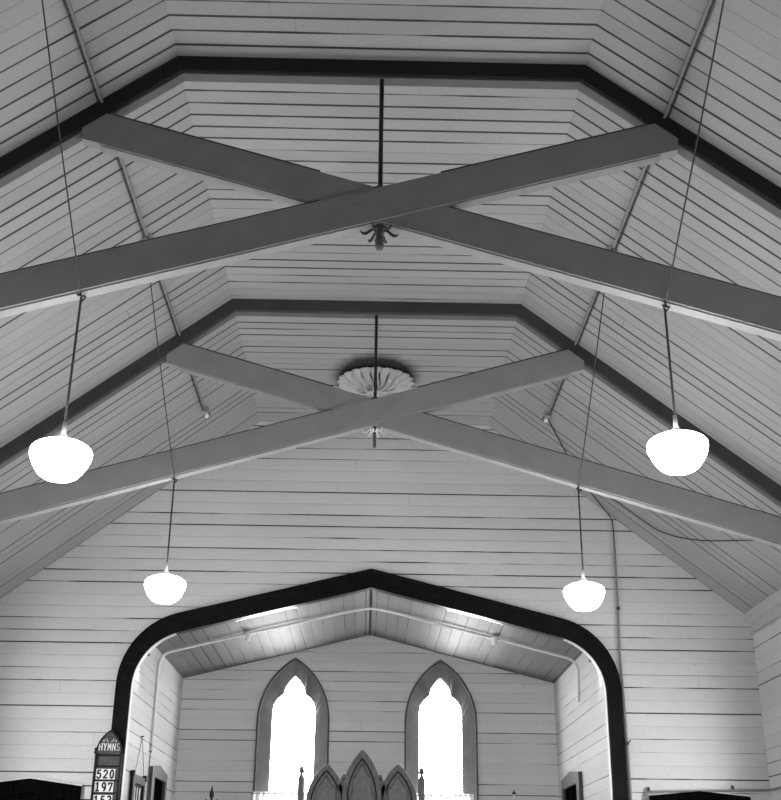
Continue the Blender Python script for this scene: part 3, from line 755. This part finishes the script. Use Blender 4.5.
bm = nb(); box(bm, -.85, .70, ry-.05, ry+.08, .15, 1.25); link('base', bm, 'oak', rd)

# ---------------------------------------------------------------- lace half curtains
for i, c in enumerate(WX):
    cu = thing('lace_curtain', 'white lace half curtain across the foot of the %s chancel window' % ('left' if i == 0 else 'right'), 'curtain', (c, DB-.06, 2.66), 'lace curtains')
    bm = nb(); x0, x1 = (-1.46, -.50) if i == 0 else (.50, 1.355); n = 160; top = []; 
    rows = [[], [], [], []]
    for k in range(n+1):
        x = x0 + (x1-x0)*k/n; yy = DB - .05 + .012*math.sin(k*.55) + .006*math.sin(k*1.3)
        zt_ = 2.668 + .004*abs(math.sin(k*.5))
        for q, z in enumerate((zt_, 2.64, 2.3, 1.88)): rows[q].append(bm.verts.new((x, yy, z)))
    for q in range(3):
        for k in range(n): bm.faces.new((rows[q][k], rows[q][k+1], rows[q+1][k+1], rows[q+1][k]))
    co = link('cloth', bm, 'lace', cu, smooth=True); so = co.modifiers.new('s', 'SOLIDIFY'); so.thickness = .003
    bm = nb(); tube(bm, [(x0-.01, DB-.05, 2.65), (x1+.01, DB-.05, 2.65)], .008, 8); link('rod', bm, 'conduit', cu)

# ---------------------------------------------------------------- staff tips showing above the frame's foot
sy = DB - 1.2
st = thing('iron_candle_stand', 'dark pointed spear tip of an iron stand below the left chancel window', 'candle stand', (-1.829, sy, .15))
bm = nb(); lathe(bm, [(0, .15), (.14, .15), (.14, .17), (.03, .22), (.012, .3), (.012, 2.44), (.03, 2.46), (.012, 2.49), (.014, 2.51), (.030, 2.545), (.024, 2.58), (.012, 2.62), (0, 2.672)], (-1.829, sy, 0), 18); link('staff', bm, 'iron', st, smooth=True)
bm = nb(); tube(bm, bez([(-1.90, sy, 2.50), (-1.865, sy, 2.47), (-1.829, sy, 2.49), (-1.79, sy, 2.47), (-1.76, sy, 2.50)], 5), .008, 6); link('scroll', bm, 'iron', st, smooth=True)
st = thing('candle_stand', 'tip of a white candle on a stand right of the chancel window', 'candle stand', (1.735, sy, .15))
bm = nb(); lathe(bm, [(0, .15), (.14, .15), (.14, .17), (.03, .22), (.012, .3), (.012, 2.30), (.035, 2.33), (.035, 2.35), (0, 2.35)], (1.735, sy, 0), 18); link('staff', bm, 'iron', st, smooth=True)
bm = nb(); lathe(bm, [(0, 2.35), (.014, 2.35), (.014, 2.60), (0, 2.60)], (1.735, sy, 0), 14); link('candle', bm, 'porcelain', st, smooth=True)
bm = nb(); lathe(bm, [(0, 2.595), (.02, 2.595), (.022, 2.615), (.008, 2.625), (.006, 2.645), (0, 2.65)], (1.735, sy, 0), 14); link('snuffer_cap', bm, 'chord', st, smooth=True)

# ---------------------------------------------------------------- world, camera
w = bpy.data.worlds.new('w'); scn.world = w; w.use_nodes = True
w.node_tree.nodes['Background'].inputs[0].default_value = (.8, .8, .8, 1); w.node_tree.nodes['Background'].inputs[1].default_value = .3
cam = bpy.data.cameras.new('camera'); co = bpy.data.objects.new('camera', cam); COL.objects.link(co)
pi_, ya, ro = .39716, .017527, .010629
F = Vector((math.sin(ya)*math.cos(pi_), math.cos(ya)*math.cos(pi_), math.sin(pi_)))
R = Vector((math.cos(ya), -math.sin(ya), 0)); U = R.cross(F)
R2 = R*math.cos(ro) + U*math.sin(ro); U2 = -R*math.sin(ro) + U*math.cos(ro)
mt = Matrix((R2, U2, -F)).transposed().to_4x4(); mt.translation = Vector((-.028, 0, 1.609)); co.matrix_world = mt
cam.sensor_fit = 'HORIZONTAL'; cam.sensor_width = 36; cam.lens = 1152.74/781*36; cam.clip_start = .05
scn.camera = co
vs = scn.view_settings; vs.view_transform = 'Standard'; vs.look = 'None'; vs.gamma = 1; vs.exposure = 0.90; vs.use_curve_mapping = False
scn.cycles.max_bounces = 12; scn.cycles.diffuse_bounces = 6
